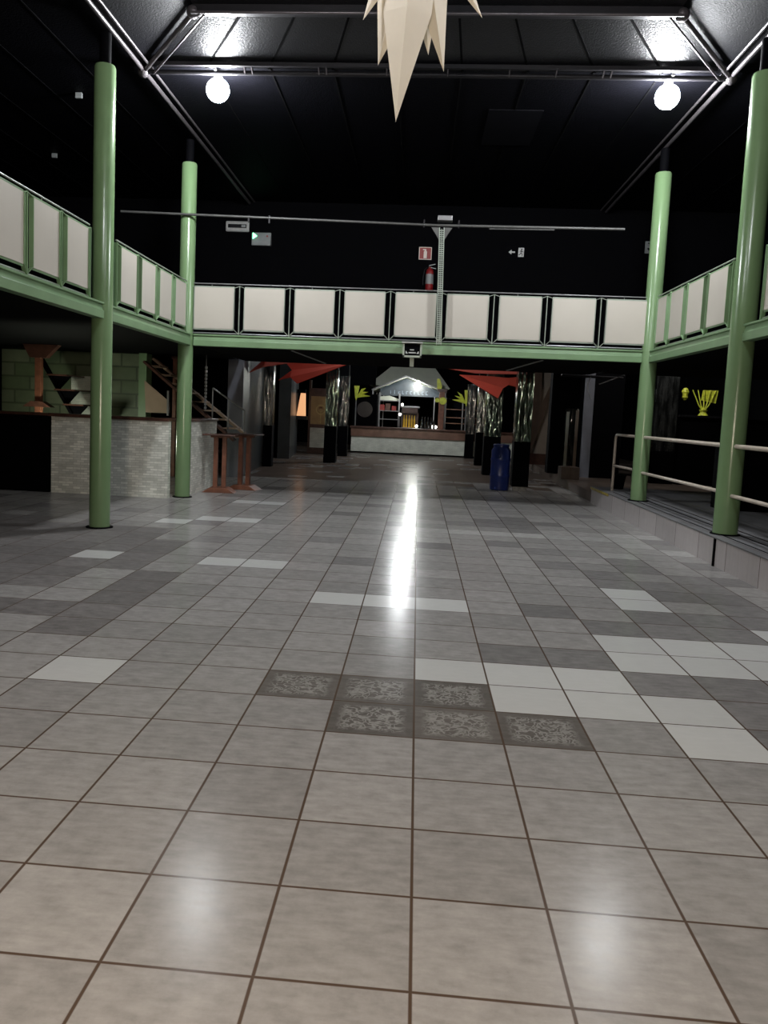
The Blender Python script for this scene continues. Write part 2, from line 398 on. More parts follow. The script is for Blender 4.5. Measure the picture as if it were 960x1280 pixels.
# ------------------------------------------------------------------ ceiling truss
def truss():
    t = thing('ceiling_truss', 'tubular metal truss framing the black ceiling above the hall', 'truss', (0, 9, 6.1))
    for x in (-4.0, 3.72):
        MB().tube([(x, -4, 6.1), (x, 15.9, 6.1)], 0.03).tube([(x + (0.11 if x < 0 else -0.11), 1, 6.13), (x + (0.11 if x < 0 else -0.11), 15.9, 6.13)], 0.018).build('long_chord', 'truss', t, True)
    b = MB().tube([(-4.0, 9.0, 6.08), (3.72, 9.0, 6.08)], 0.032); b.build('cross_chord', 'trussd', t, True)
    MB().bar((-3.8, 8.88, 6.14), (3.5, 8.88, 6.14), 0.05, 0.05).build('cable_tray', 'trussd', t)
    MB().bar((-3.05, 8.03, 6.42), (2.78, 8.03, 6.42), 0.10, 0.10).build('upper_chord', 'trussd', t)
    MB().tube([(-3.05, 7.95, 6.36), (2.78, 7.95, 6.36)], 0.018).build('upper_rod', 'truss', t, True)
    for sx, xa, xb in ((1, -4.0, -3.05), (-1, 3.72, 2.78)):
        MB().tube([(xa, 9.0, 6.08), (xb, 8.05, 6.4)], 0.03).tube([(xa + sx * 0.14, 9.0, 6.06), (xb + sx * 0.14, 8.02, 6.36)], 0.014).build('hip_bar', 'truss', t, True)
        MB().sphere((xa, 9.0, 6.08), 0.075).build('node', 'truss', t, True); MB().sphere((xb, 8.03, 6.4), 0.08).build('node', 'truss', t, True)
    for x in (-2.6, -2.5, -1.6, -1.5, -0.7, 0.1, 0.9, 1.5, 2.1, 2.2):
        MB().bar((x, 9.0, 6.08), (x, 8.9, 6.14), 0.015, 0.06).build('clip', 'truss', t)
truss()

# ------------------------------------------------------------------ lamps
def lamp(x, y, label, m, zz=5.9, hang=6.1):
    t = thing('globe_lamp', label, 'lamp', (x, y, zz + .03), 'ceiling lamps on the truss')
    MB().sphere((x, y, zz), 0.155, 24, 14, 1.0).build('bulb', m, t, True)
    MB().lathe([(0.05, 0.13), (0.06, 0.16), (0.05, 0.2), (0.0, 0.2)], (x, y, zz)).build('socket', 'white', t, True)
    if hang == 6.1: MB().bar((x, y, 6.1), (x, y - 0.2, 6.1), 0.03, 0.02).build('bracket', 'steel', t)
    else: MB().tube([(x, y, zz + .2), (x, y, hang)], 0.012, 8).build('stem', 'steel', t)
    return t
lamp(-3.0, 9.12, 'glaring white globe lamp under the cross tube, above the left columns', LAMP)
lamp(2.98, 9.14, 'glaring white globe lamp under the cross tube, above the right columns', LAMP)
lamp(-1.7, 3.3, 'added unseen fill globe hung overhead inside the roof coffer, left one', COFFER_FILL, 6.2, 6.48)  # both coffer globes are added out of view to light floor and star
lamp(1.5, 3.3, 'added unseen fill globe hung overhead inside the roof coffer, right one', COFFER_FILL, 6.2, 6.48)
lamp(-0.7, -2.9, 'added warm fill globe on a long stem above and behind the camera position', WARM_FILL, 2.6, 6.16)  # unseen globe added to warm and brighten the near floor
lamp(5.6, 16.9, 'added unseen fill globe high in the dark room behind the platform', SIDE_FILL, 4.1, 4.59)  # added out of view to light the pillars behind the platform
lamp(-0.9, 18.6, 'added unseen fill globe high above the red sails in the passage', PASSAGE_FILL, 4.25, 4.59)  # unseen fill, added to brighten sails, slate wall and passage
lamp(-0.4, 25.5, 'added unseen fill globe high under the ceiling in front of the far bar', BAR_FILL, 4.2, 4.59)  # extra fill out of view, added to light bar front and canopy

# ------------------------------------------------------------------ columns
def column(x, y, z0, label, r=0.13):
    t = thing('round_column', label, 'column', (x, y, z0), 'green round columns')
    MB().lathe([(r, 0.015), (r, 5.66 - z0), (r - 0.012, 5.69 - z0), (0.0, 5.69 - z0)], (x, y, z0), 40).build('shaft', 'green', t, True)
    MB().lathe([(0.17, 0), (0.17, 0.012), (0.135, 0.016), (0.0, 0.016)], (x, y, z0), 32).build('base_plate', 'black', t, True)
    MB().lathe([(0.07, 5.69 - z0), (0.07, 6.07 - z0), (0, 6.07 - z0)], (x, y, z0), 16).build('top_stub', 'black', t, True)
column(XL - 0.01, YF, 0, 'green round column in front of the white tiled bar counter')
column(XL - 0.06, YB, 0, 'green round column at the right corner of the white tiled counter')
column(XR + 0.01, YF, PLAT, 'green round column on the platform, nearer one, at the photo edge', 0.142)
column(XR, YB, PLAT, 'green round column on the platform at the right end of the front balcony')

# ------------------------------------------------------------------ balcony beams and railings
def beam(a, b, out, label, name='balcony_beam'):
    """channel beam from a to b at balcony height; out = unit vector to the hall side"""
    a, b, o = Vector(a), Vector(b), Vector(out)
    prof = [(0.06, ZB0), (0.06, ZB0 + 0.10), (0.05, ZB0 + 0.10), (0.035, ZB0 + 0.17), (0.06, ZB1 - 0.025), (0.06, ZB1), (-0.06, ZB1), (-0.06, ZB0)]
    mb = MB().extr([a + o * p + Vector((0, 0, z)) for p, z in prof], b - a)
    ob = mb.build(name, 'greend', bevel=0.004, org=tuple((a + b) / 2 + Vector((0, 0, ZB0))))
    return tag(ob, label, 'beam', 'green balcony beams')
beam((-3.98, YB, 0), (3.58, YB, 0), (0, -1, 0), 'long green steel beam across the hall below the front balcony panels')
beam((XL, YF + 0.10, 0), (XL, YB - 0.10, 0), (1, 0, 0), 'green steel beam of left balcony between the two left columns')
beam((XL, -6, 0), (XL, YF - 0.10, 0), (1, 0, 0), 'green steel beam of left balcony running out of the left photo edge')
beam((XR + 0.02, YF + 0.10, 0), (XR + 0.02, YB - 0.10, 0), (-1, 0, 0), 'green steel beam of right balcony between the two right columns')
beam((XR + 0.02, -6, 0), (XR + 0.02, YF - 0.10, 0), (-1, 0, 0), 'green steel beam of right balcony beyond the nearer right column')

def railing(a, dirv, out, divs, label, mats=('greysteel', 'cream', 'greend'), first_post=True, last_post=True, gap=0.09):
    """a + dirv*s is the rail line, divs the post stations, cream panels framed in each bay"""
    a, d, o = Vector(a), Vector(dirv), Vector(out)
    s0, s1 = divs[0], divs[-1]
    mid = a + d * (s0 + s1) / 2 + Vector((0, 0, ZB1))
    t = thing('balcony_railing', label, 'railing', tuple(mid), 'balcony railings')
    P = lambda s, z, k=0.0: a + d * s + o * k + Vector((0, 0, z))
    MB().tube([P(s0, ZRAIL), P(s1, ZRAIL)], 0.011, 10).build('top_rail', mats[0], t, True)
    MB().tube([P(s0, ZB1 + 0.025), P(s1, ZB1 + 0.025)], 0.010, 8).build('bottom_rail', mats[0], t, True)
    zt, zb = ZRAIL - 0.03, ZB1 + 0.012
    for i, s in enumerate(divs):
        if (i == 0 and not first_post) or (i == len(divs) - 1 and not last_post): continue
        MB().bar(P(s, zb), P(s, zt), 0.05, 0.012, up=tuple(d)).build('post', mats[2], t)
    pt, pb = 3.635, 2.94
    for p, q in zip(divs, divs[1:]):
        u, v = p + gap, q - gap
        k = 0.03
        pan = MB().poly([P(u, pb, k - .02), P(v, pb, k - .02), P(v, pt, k - .02), P(u, pt, k - .02), P(u, pb, k), P(v, pb, k), P(v, pt, k), P(u, pt, k)],
                  [(3, 2, 1, 0), (4, 5, 6, 7), (0, 1, 5, 4), (1, 2, 6, 5), (2, 3, 7, 6), (3, 0, 4, 7)]).build('panel', mats[1], t)
        f = MB()
        for c, e in (((u, pb), (v, pb)), ((v, pb), (v, pt)), ((v, pt), (u, pt)), ((u, pt), (u, pb))):
            f.bar(P(c[0], c[1], k - .012), P(e[0], e[1], k - .012), 0.05 if c[0] == e[0] else 0.012, 0.012 if c[0] == e[0] else 0.045, up=tuple(d) if c[0] == e[0] else (0, 0, 1))
        for (cs, cz), (es, ez) in (((u, pt), (p, zt)), ((v, pt), (q, zt)), ((u, pb), (p, zb)), ((v, pb), (q, zb))):
            f.bar(P(cs, cz, k - .012), P(es, ez, 0), 0.04, 0.008, up=(0, 0, 1))
        f.build('panel_frame', mats[2], pan)
    # short stays from rail to panel top
    for p, q in list(zip(divs, divs[1:]))[::2]:
        MB().bar(P((p + q) / 2 - 0.05, pt), P((p + q) / 2 - 0.05, ZRAIL), 0.008, 0.008).build('stay', mats[0], t)
    return t
railing((0, YB - 0.02, 0), (1, 0, 0), (0, -1, 0), [-4.07 + 0.0, -3.2, -2.33, -1.48, -0.62, 0.24, 1.11, 1.98, 2.86, 3.70], 'front balcony railing of nine cream panels facing the camera', mats=('steel', 'cream', 'greysteel'), first_post=False, last_post=False)
railing((XL, 0, 0), (0, 1, 0), (1, 0, 0), [-0.6, 0.21, 1.02, 1.83, 2.63, 3.43, 4.24, 5.05, 5.85, 6.64, 7.42], 'left balcony railing of cream panels nearest the left photo edge', last_post=True)
railing((XL, 0, 0), (0, 1, 0), (1, 0, 0), [8.27, 9.07, 9.87, 10.66, 11.46], 'left balcony railing of cream panels between the two left columns')
railing((XR + 0.02, 0, 0), (0, 1, 0), (-1, 0, 0), [8.33, 9.19, 10.02, 10.82, 11.5], 'right balcony railing of cream panels between the two right columns')
railing((XR + 0.02, 0, 0), (0, 1, 0), (-1, 0, 0), [1.0, 1.8, 2.6, 3.4, 4.2, 5.0, 5.8, 6.6, 7.38], 'right balcony railing of cream panels right of the nearer column')

# small stays below the beam
for x, lab in ((-2.3, 'left'), (2.0, 'right')):
    s = 1 if x < 0 else -1
    tag(MB().bar((x, 11.86, 2.63), (x + s * 0.55, 12.3, 2.46), 0.05, 0.012).build('hanger_strap', 'steel', org=(x, 11.9, 2.6)), 'thin pale metal strap under the front balcony, above the %s red sail' % lab, 'bracket')

# ------------------------------------------------------------------ lighting bar with perforated post on the balcony front
def light_bar():
    t = thing('lighting_bar', 'long thin metal bar on a perforated post above the front balcony', 'lighting bar', (0.22, 11.54, ZB1))
    b = MB()
    pts = [(0.225, 11.54, ZB1 - 0.05), (0.175, 11.54, 4.7)]
    xa = lambda z: 0.225 - 0.05 * (z - 2.8) / 1.9
    for s in (-0.037, 0.037): b.bar((pts[0][0] + s, 11.54, pts[0][2]), (pts[1][0] + s, 11.54, pts[1][2]), 0.014, 0.03)
    z = 2.82
    while z < 4.68:
        b.bar((xa(z) - 0.03, 11.54, z), (xa(z) + 0.03, 11.54, z), 0.02, 0.012); z += 0.034
    b.bar((xa(2.8), 11.54, 2.8), (xa(4.68), 11.54, 4.68), 0.010, 0.02)
    b.build('post', 'greysteel', t)
    b = MB()
    for s in (-1, 1): b.extr([(xa(4.5) + s * 0.04, 11.53, 4.5), (xa(4.7) + s * 0.04, 11.53, 4.7), (xa(4.7) + s * 0.17, 11.53, 4.7)], (0, 0.02, 0))
    b.build('gusset', 'barsteel', t)
    MB().tube([(-5.25, 11.54, 4.83), (0.1, 11.54, 4.735)], 0.02).build('bar', 'barsteel', t, True)
    MB().tube([(0.1, 11.54, 4.735), (3.12, 11.54, 4.75)], 0.022).build('bar', 'barsteel', t, True)
    MB().tube([(0.95, 11.54, 4.70), (2.0, 11.54, 4.71)], 0.010).build('conduit', 'barsteel', t, True)
    for x in (-3.05, -2.7, -0.12, 0.45): MB().box(x - 0.012, x + 0.012, 11.525, 11.555, 4.70, 4.82).build('clamp', 'trussd', t)
    MB().box(0.1, 0.34, 11.46, 11.62, 4.80, 4.88).build('junction_box', 'steel', t, bevel=0.008)
light_bar()

# flood light bolted on the front beam
def flood():
    t = thing('flood_light', 'small grey flood light fixed on the front beam under the fourth bay', 'flood light', (-0.21, 11.6, 2.46))
    x0, x1, z0, z1 = -0.37, -0.05, 2.57, 2.80
    b = MB().box(x0, x1, 11.5, 11.63, z0, z1); b.build('housing', 'greysteel', t, bevel=0.01)
    b = MB()
    for a in ((x0, x1, 11.485, 11.5, z0, z0 + 0.03), (x0, x0 + 0.03, 11.485, 11.5, z0, z1), (x1 - 0.03, x1, 11.485, 11.5, z0, z1)): b.box(*a)
    b.build('front_frame', 'greysteel', t)
    MB().box(x0 - 0.02, x1 + 0.01, 11.44, 11.64, z1, z1 + 0.022).build('visor', 'white', t, bevel=0.004)
    MB().box(x0 + 0.03, x1 - 0.03, 11.488, 11.499, z0 + 0.03, z1 - 0.01).build('glass', 'black', t)
    b = MB().extr([(x0 + .05, 11.486, z0 + .06), (x0 + .09, 11.486, z0 + .06), (x0 + .06, 11.486, z0 + .1), (x0 + .05, 11.486, z0 + .1)], (0, -.004, 0))
    b.extr([(x1 - .05, 11.486, z0 + .06), (x1 - .09, 11.486, z0 + .06), (x1 - .06, 11.486, z0 + .1), (x1 - .05, 11.486, z0 + .1)], (0, -.004, 0))
    b.box(x0 + .1, x1 - .1, 11.48, 11.486, z0 + .065, z0 + .085); b.box(-.25, -.18, 11.48, 11.486, z0 + .115, z0 + .13)
    b.build('reflector', 'white', t)
    MB().box(-0.245, -0.175, 11.6, 11.65, 2.42, 2.57).build('bracket', 'greysteel', t)
flood()

# ------------------------------------------------------------------ things on the black back wall
def wallstuff():
    Y = 16.0
    t = thing('emergency_light', 'white emergency light with a dark slot high on the black back wall', 'emergency light', (-4.26, Y, 5.5))
    MB().box(-4.53, -4.0, Y - 0.07, Y, 5.49, 5.72).build('housing', 'white', t, bevel=0.03)
    MB().box(-4.47, -4.06, Y - 0.078, Y - 0.07, 5.57, 5.65).build('lens', 'blackgloss', t)
    MB().box(-4.17, -4.08, Y - 0.082, Y - 0.078, 5.585, 5.635).build('tube', 'grey', t)
    t = thing('alarm_box', 'grey box with a green light and red button on the black wall', 'alarm box', (-3.72, Y, 5.2))
    MB().box(-3.93, -3.5, Y - 0.09, Y, 5.2, 5.48).build('housing', 'grey', t, bevel=0.01)
    MB().extr([(-3.9, Y - 0.095, 5.47), (-3.9, Y - 0.095, 5.34), (-3.81, Y - 0.095, 5.40)], (0, -0.01, 0)).build('indicator_light', LED, t)
    MB().tube([(-3.58, Y - 0.09, 5.4), (-3.58, Y - 0.105, 5.4)], 0.022).build('button', 'red', t, True)
    # extinguisher sign
    t = thing('wall_sign', 'red square extinguisher sign on the black back wall', 'sign', (-0.08, Y, 5.01))
    MB().box(-0.22, 0.06, Y - 0.012, Y, 5.01, 5.28).build('plate', 'redsign', t)
    b = MB()
    for a in ((-.22, .06, 5.265, 5.28), (-.22, .06, 5.01, 5.025), (-.22, -.205, 5.01, 5.28), (.045, .06, 5.01, 5.28)): b.box(a[0], a[1], Y - 0.016, Y - 0.012, a[2], a[3])
    b.build('border', 'signwhite', t)
    b = MB().box(-.115, -.045, Y - .016, Y - .012, 5.04, 5.19).box(-.1, -.06, Y - .016, Y - .012, 5.19, 5.215).box(-.135, -.06, Y - .016, Y - .012, 5.215, 5.235)
    b.build('pictogram', 'signwhite', t)
    # extinguisher
    t = thing('fire_extinguisher', 'red fire extinguisher with a pale label hung on the black wall', 'fire extinguisher', (0.04, Y - 0.09, 4.32))
    c = (0.04, Y - 0.1, 4.32)
    MB().lathe([(0.075, 0), (0.085, 0.02), (0.085, 0.40), (0.07, 0.46), (0.03, 0.49), (0.03, 0.52), (0, 0.52)], c, 24).build('cylinder', 'red', t, True)
    MB().lathe([(0.087, 0.15), (0.087, 0.36)], c, 24).build('label', 'grey', t, True)
    MB().bar((0.02, Y - 0.1, 4.87), (0.15, Y - 0.12, 4.90), 0.025, 0.012).bar((0.02, Y - 0.1, 4.84), (0.17, Y - 0.12, 4.80), 0.025, 0.012).build('handle', 'steel', t)
    MB().tube([(0.0, Y - 0.1, 4.84), (-0.08, Y - 0.1, 4.78), (-0.1, Y - 0.1, 4.6), (-0.1, Y - 0.1, 4.45)], 0.012, 8).build('hose', 'blackgloss', t, True)
    MB().box(-.02, .1, Y - .02, Y, 4.6, 4.66).build('wall_hook', 'steel', t)
    # exit sign: arrow and running figure
    t = thing('exit_sign', 'dark exit sign with white arrow pointing left and running figure', 'sign', (1.88, Y, 5.12))
    MB().box(1.68, 2.08, Y - 0.01, Y, 5.11, 5.33).build('plate', 'black', t)
    MB().extr([(1.72, Y - .012, 5.225), (1.785, Y - .012, 5.275), (1.785, Y - .012, 5.24), (1.86, Y - .012, 5.24), (1.86, Y - .012, 5.21), (1.785, Y - .012, 5.21), (1.785, Y - .012, 5.175)], (0, -.003, 0)).build('arrow', 'white', t)
    MB().box(1.93, 2.05, Y - .014, Y - .0101, 5.13, 5.32).build('door_symbol', 'white', t)
    b = MB().tube([(2.0, Y - .014, 5.285), (2.0, Y - .018, 5.285)], 0.016, 12)
    for p, q in (((2.0, 5.265), (1.985, 5.21)), ((1.985, 5.21), (2.02, 5.18)), ((2.02, 5.18), (2.01, 5.145)), ((1.985, 5.21), (1.965, 5.175)), ((1.965, 5.175), (1.94, 5.17)), ((2.0, 5.255), (2.03, 5.23)), ((1.995, 5.255), (1.96, 5.245))):
        b.bar((p[0], Y - .016, p[1]), (q[0], Y - .016, q[1]), 0.014, 0.004, up=(0, 1, 0))
    b.build('running_figure', 'black', t)
    t = thing('exit_sign', 'grey stair sign half hidden behind the far right column', 'sign', (4.75, Y, 5.29))
    MB().box(4.61, 4.95, Y - .012, Y, 5.28, 5.53).build('plate', 'grey', t)
    b = MB()
    for k in range(4): b.box(4.66 + k * .05, 4.72 + k * .05, Y - .016, Y - .012, 5.48 - k * .04, 5.5 - k * .04)
    b.bar((4.66, Y - .014, 5.38), (4.86, Y - .014, 5.33), .03, .004, up=(0, 1, 0)).bar((4.68, Y - .014, 5.34), (4.8, Y - .014, 5.48), .02, .004, up=(0, 1, 0))
    b.build('pictogram', 'black', t)
wallstuff()
for p, lab in (((-5.33, 9.99), 'upper'), ((-7.05, 12.9), 'lower')):
    tag(MB().box(p[0] - .05, p[0] + .05, p[1] - .02, p[1] + .02, 6.09, 6.168).build('ceiling_plate', 'grey', bevel=0.004, org=(p[0], p[1], 6.1)), '%s of two small pale plates on the dark ceiling at the upper left' % lab, 'plate')

# ------------------------------------------------------------------ hanging star of pointed paper cones
def star():
    c = Vector((-0.24, 4.0, 5.25))
    t = thing('hanging_star', 'big cream paper star with long pointed spikes hanging from the ceiling', 'ornament', tuple(c))
    MB().sphere(c, 0.22, 12, 8).build('core', 'paper', t)
    tips = [(-0.33, 3.95, 3.73, .19), (-0.60, 3.95, 4.43, .10), (-0.485, 4.05, 4.16, .17), (0.0, 4.1, 4.14, .13), (0.26, 4.1, 4.52, .09), (-0.33, 4.2, 4.36, .08), (-.12, 4.2, 4.3, .14),
            (-0.95, 4.0, 4.95, .13), (0.5, 3.9, 4.9, .12), (-1.05, 4.2, 5.6, .13), (0.6, 4.2, 5.55, .13), (-0.75, 4.0, 6.1, .12), (0.25, 4.0, 6.15, .12), (-0.25, 3.0, 5.2, .13), (-0.25, 5.0, 5.3, .13), (-.6, 3.3, 5.5, .12), (.2, 3.3, 5.5, .12)]
    for x, y, z, w in tips:
        tip = Vector((x, y, z)); d = (tip - c).normalized(); r = d.cross(Vector((0, 1, 0.02))).normalized(); u = r.cross(d)
        L = (tip - c).length
        b = c + d * 0.05; mid = c + d * (0.5 * L)
        ring1 = [b + r * w, b + u * w * .7, b - r * w, b - u * w * .7]
        ring2 = [mid + r * w * .92, mid + u * w * .55, mid - r * w * .92, mid - u * w * .55]
        vs = ring1 + ring2 + [tip]
        fs = [(3, 2, 1, 0)] + [(i, (i + 1) % 4, 4 + (i + 1) % 4, 4 + i) for i in range(4)] + [(4 + i, 4 + (i + 1) % 4, 8) for i in range(4)]
        MB().poly(vs, fs).build('spike', 'paper', t)
    MB().tube([c + Vector((0, 0, .2)), (c.x, c.y, 6.48)], 0.006, 6).build('cord', 'white', t)
star()

# ------------------------------------------------------------------ left: tiled counter and what is behind it
def left_side():
    t = thing('bar_counter', 'white mosaic bar counter with dark top beside the left columns', 'counter', (-5.3, 12.2, 0))
    MB().box(-6.36, -4.29, 11.36, 11.5, 0, 1.32).build('front', 'counter', t)
    MB().box(-4.26, -4.12, 11.88, 14.0, 0, 1.32).build('side', 'counter', t)
    MB().extr([(-6.4, 11.32, 1.32), (-4.28, 11.32, 1.32), (-4.28, 11.88, 1.32), (-4.09, 11.88, 1.32), (-4.09, 14.03, 1.32), (-4.62, 14.03, 1.32), (-4.62, 11.95, 1.32), (-6.4, 11.95, 1.32)], (0, 0, .05)).build('top', 'woodd', t, bevel=0.008)
    t = thing('bar_counter', 'plain black bar counter running left from the white mosaic one', 'counter', (-7.9, 11.7, 0))
    MB().box(-9.38, -6.41, 11.36, 11.9, 0, 1.33).build('front', 'black', t)
    MB().box(-9.38, -6.41, 11.31, 11.95, 1.33, 1.37).build('top', 'woodd', t)
    # back walls
    struct(MB().box(-9.4, -6.2, 15.4, 15.5, 0, ZB0 + .05).build('wall_green', 'greenwall'))
    struct(MB().box(-6.15, -5.98, 15.1, 15.45, 0, ZB0 + .05).build('trim_6', 'greend'))
    # wooden bracket post
    t = thing('wooden_post', 'reddish wooden post with a flared head behind the black counter', 'post', (-7.6, 13.5, 0))
    MB().box(-7.68, -7.56, 13.44, 13.56, 0, 2.62).build('shaft', 'wood', t, bevel=.005)
    MB().extr([(-7.92, 13.42, 2.68), (-7.2, 13.42, 2.68), (-7.45, 13.42, 2.42), (-7.78, 13.42, 2.42)], (0, .16, 0)).build('head', 'woodd', t)
    MB().extr([(-7.9, 13.38, 1.45), (-7.32, 13.38, 1.45), (-7.5, 13.38, 1.56), (-7.74, 13.38, 1.56)], (0, .2, 0)).build('collar', 'woodd', t)
    t = thing('counter_fill', 'added hidden fill bulb standing on the floor behind the mosaic bar counter', 'lamp', (-7.0, 13.0, 0))  # hidden bulb added to light the wall behind the counter from below
    MB().lathe([(.1, 0), (.1, .03), (.02, .05), (.02, .75), (.04, .8), (0, .8)], (-7.0, 13.0, 0)).build('stand', 'black', t, True)
    MB().sphere((-7.0, 13.0, .89), .09).build('bulb', COUNTER_FILL, t, True)
    # open stair seen from the side: black stringer and triangular brackets
    t = thing('staircase', 'open stair with black stringer and triangular step brackets at far left', 'stairs', (-7.5, 14.2, 0))
    MB().bar((-8.0, 14.2, 2.6), (-6.5, 14.2, 0.1), 0.06, 0.13, up=(0, 1, 0)).build('stringer', 'black', t)
    for k in range(5):
        z = 2.1 - k * 0.3; x = -7.7 + (2.1 - z) * 0.6
        MB().extr([(x - .02, 14.2, z), (x + .42, 14.2, z), (x + .15, 14.2, z - .3)], (0, .06, 0)).build('bracket', 'black', t)
        MB().box(x - .02, x + .42, 14.0, 14.9, z, z + .03).build('tread', 'woodd', t)
    # pale backing tiles behind it
    tag(MB().box(-7.75, -7.05, 15.3, 15.4, 1.1, 2.15).build('tiled_panel', 'pale', org=(-7.25, 15.35, 1.1)), 'pale tiled panel on the green wall behind the open stair', 'panel')
    # second stair climbing left behind the counter
    t = thing('staircase', 'stair with plywood side and handrail behind the white mosaic counter', 'stairs', (-5, 15, 0))
    MB().bar((-5.95, 14.9, 2.5), (-3.95, 14.9, 0.9), 0.05, 0.22, up=(0, 1, 0)).build('stringer', 'woodd', t)
    MB().bar((-5.95, 15.5, 2.6), (-3.75, 15.5, 0.95), 0.05, 0.2, up=(0, 1, 0)).build('stringer', 'ply', t)
    for k in range(9):
        x = -5.9 + k * .24; z = 2.4 - k * .18
        MB().box(x, x + .28, 14.92, 15.48, z, z + .03).build('tread', 'ply', t)
    MB().extr([(-5.94, 14.86, 2.1), (-5.38, 14.86, 1.66), (-5.38, 14.86, 1.42), (-5.9, 14.86, 1.42)], (0, .03, 0)).build('side_panel', 'ply', t)
    MB().tube([(-4.45, 14.9, 2.0), (-3.75, 14.9, 1.55)], .018).tube([(-4.45, 14.9, 2.0), (-4.45, 14.9, 1.3)], .014).tube([(-4.1, 14.9, 1.77), (-4.1, 14.9, 1.05)], .014).tube([(-3.75, 14.9, 1.55), (-3.75, 14.9, .8)], .014).build('handrail', 'steel', t, True)
    MB().box(-5.42, -5.38, 14.8, 14.86, 1.37, 1.9).build('newel', 'steel', t)
    t = thing('wooden_post', 'slim orange brown post rising behind the stair by the mosaic counter', 'post', (-5.5, 15.6, 0))
    MB().box(-5.55, -5.47, 15.6, 15.68, 0, 2.62).build('shaft', 'wood', t, bevel=.004)
    MB().box(-5.58, -5.44, 15.57, 15.71, 2.62, 2.68).build('head', 'woodd', t)
    # chain hanging by the stair
    b = MB()
    for k in range(12): b.box(-4.5, -4.46, 14.4, 14.44, 1.55 + k * .075, 1.6 + k * .075)
    b.tube([(-4.48, 14.42, 1.5), (-4.48, 14.42, 2.66)], .006, 6)
    tag(b.build('chain', 'steel', org=(-4.48, 14.42, 1.5)), 'thin metal chain hanging behind the left rear column', 'chain')
    # two slim high tables
    def table(x, y, label, rz):
        t = thing('bistro_table', label, 'table', (x, y, 0), 'wooden high tables')
        b = MB().extr([(x - .31, y - .2, 0.0), (x + .31, y - .2, 0.0), (x + .16, y - .2, .09), (x - .16, y - .2, .09)], (0, .4, 0)); b.build('foot', 'wood', t, bevel=.006)
        for s in (-.08, .08): MB().box(x + s - .04, x + s + .04, y - .05, y + .05, .09, 1.06).build('leg', 'wood', t, bevel=.006)
        MB().box(x - .3, x + .3, y - .3, y + .3, 1.07, 1.1).build('tabletop', 'woodd', t, bevel=.01)
        MB().box(x - .18, x + .18, y - .06, y + .06, 1.03, 1.07).build('support', 'wood', t)
        t.rotation_euler.z = rz
    table(-3.75, 12.85, 'wooden high table on two legs standing beside the mosaic counter', 0.1)
    table(-3.44, 13.6, 'wooden high table on two legs, right one nearer the slate wall', -0.12)
left_side()

# ------------------------------------------------------------------ the passage beyond, left wall
def passage_left():
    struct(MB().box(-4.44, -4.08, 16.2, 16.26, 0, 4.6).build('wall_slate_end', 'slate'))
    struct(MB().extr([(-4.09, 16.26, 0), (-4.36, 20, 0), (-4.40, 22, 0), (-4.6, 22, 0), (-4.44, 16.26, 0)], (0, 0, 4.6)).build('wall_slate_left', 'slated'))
    struct(MB().box(-5.6, -5.5, 22.0, 24.0, 0, 4.6).build('wall_slate_recess', 'black'))
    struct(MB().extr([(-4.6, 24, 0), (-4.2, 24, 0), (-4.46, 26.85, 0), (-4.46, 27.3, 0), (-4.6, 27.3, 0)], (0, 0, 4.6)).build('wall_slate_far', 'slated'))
    struct(MB().box(-9.4, -4.6, 27.3, 27.4, 0, 4.6).build('wall_slate_back', 'black'))
    # warm lit shade in its bay
    t = thing('wall_lamp', 'glowing orange wall lamp shade beyond the slate wall', 'lamp', (-4.28, 27.0, 1.3))
    MB().extr([(-4.45, 26.95, 1.4), (-4.13, 26.95, 1.4), (-4.16, 26.95, 2.22), (-4.32, 26.95, 2.22)], (0, .15, 0)).build('shade', WARM, t)
    MB().box(-4.455, -4.06, 26.93, 27.13, 1.26, 1.4).build('base', 'blackgloss', t)
    MB().box(-4.45, -4.14, 26.95, 27.12, 2.22, 2.35).build('cap', 'black', t)
    # frame with a gold emblem board and a pale panel underneath
    t = thing('emblem_board', 'framed gold board with a round emblem above a pale tiled base', 'board', (-3.75, 28.2, 0))
    x0, x1, Y = -4.1, -3.38, 28.2
    MB().box(x0, x1, Y, Y + .08, 1.1, 2.15).build('gold_panel', 'gold', t)
    b = MB()
    for a in ((x0 - .08, x0, 0, 2.75), (x1, x1 + .06, 0, 2.75), (x0, x1, .97, 1.1), (x0, x1, 2.15, 2.45), (x0, x1, 0, .22)): b.box(a[0], a[1], Y - .04, Y + .1, a[2], a[3])
    b.build('frame', 'woodd', t)
    MB().box(x0, x1, Y, Y + .08, .22, .97).build('tiled_base', 'pale', t)
    cx, cz = -3.72, 1.65
    ring = MB()
    for k in range(20):
        a, c = 2 * PI * k / 20, 2 * PI * (k + 1) / 20
        ring.bar((cx + .17 * math.cos(a), Y - .008, cz + .17 * math.sin(a)), (cx + .17 * math.cos(c), Y - .008, cz + .17 * math.sin(c)), .035, .012, up=(0, 1, 0))
    ring.bar((cx, Y - .008, cz + .05), (cx, Y - .008, 1.14), .02, .012, up=(0, 1, 0))
    for s in (-1, 1): ring.bar((cx, Y - .008, cz - .08), (cx + s * .09, Y - .008, cz - .02), .015, .012, up=(0, 1, 0))
    ring.build('emblem', 'goldlight', t)
    MB().extr([(cx - .08, Y - .012, cz + .05), (cx + .08, Y - .012, cz + .05), (cx + .05, Y - .012, cz + .11), (cx - .05, Y - .012, cz + .11)], (0, .01, 0)).build('emblem_crown', 'golddark', t)
passage_left()

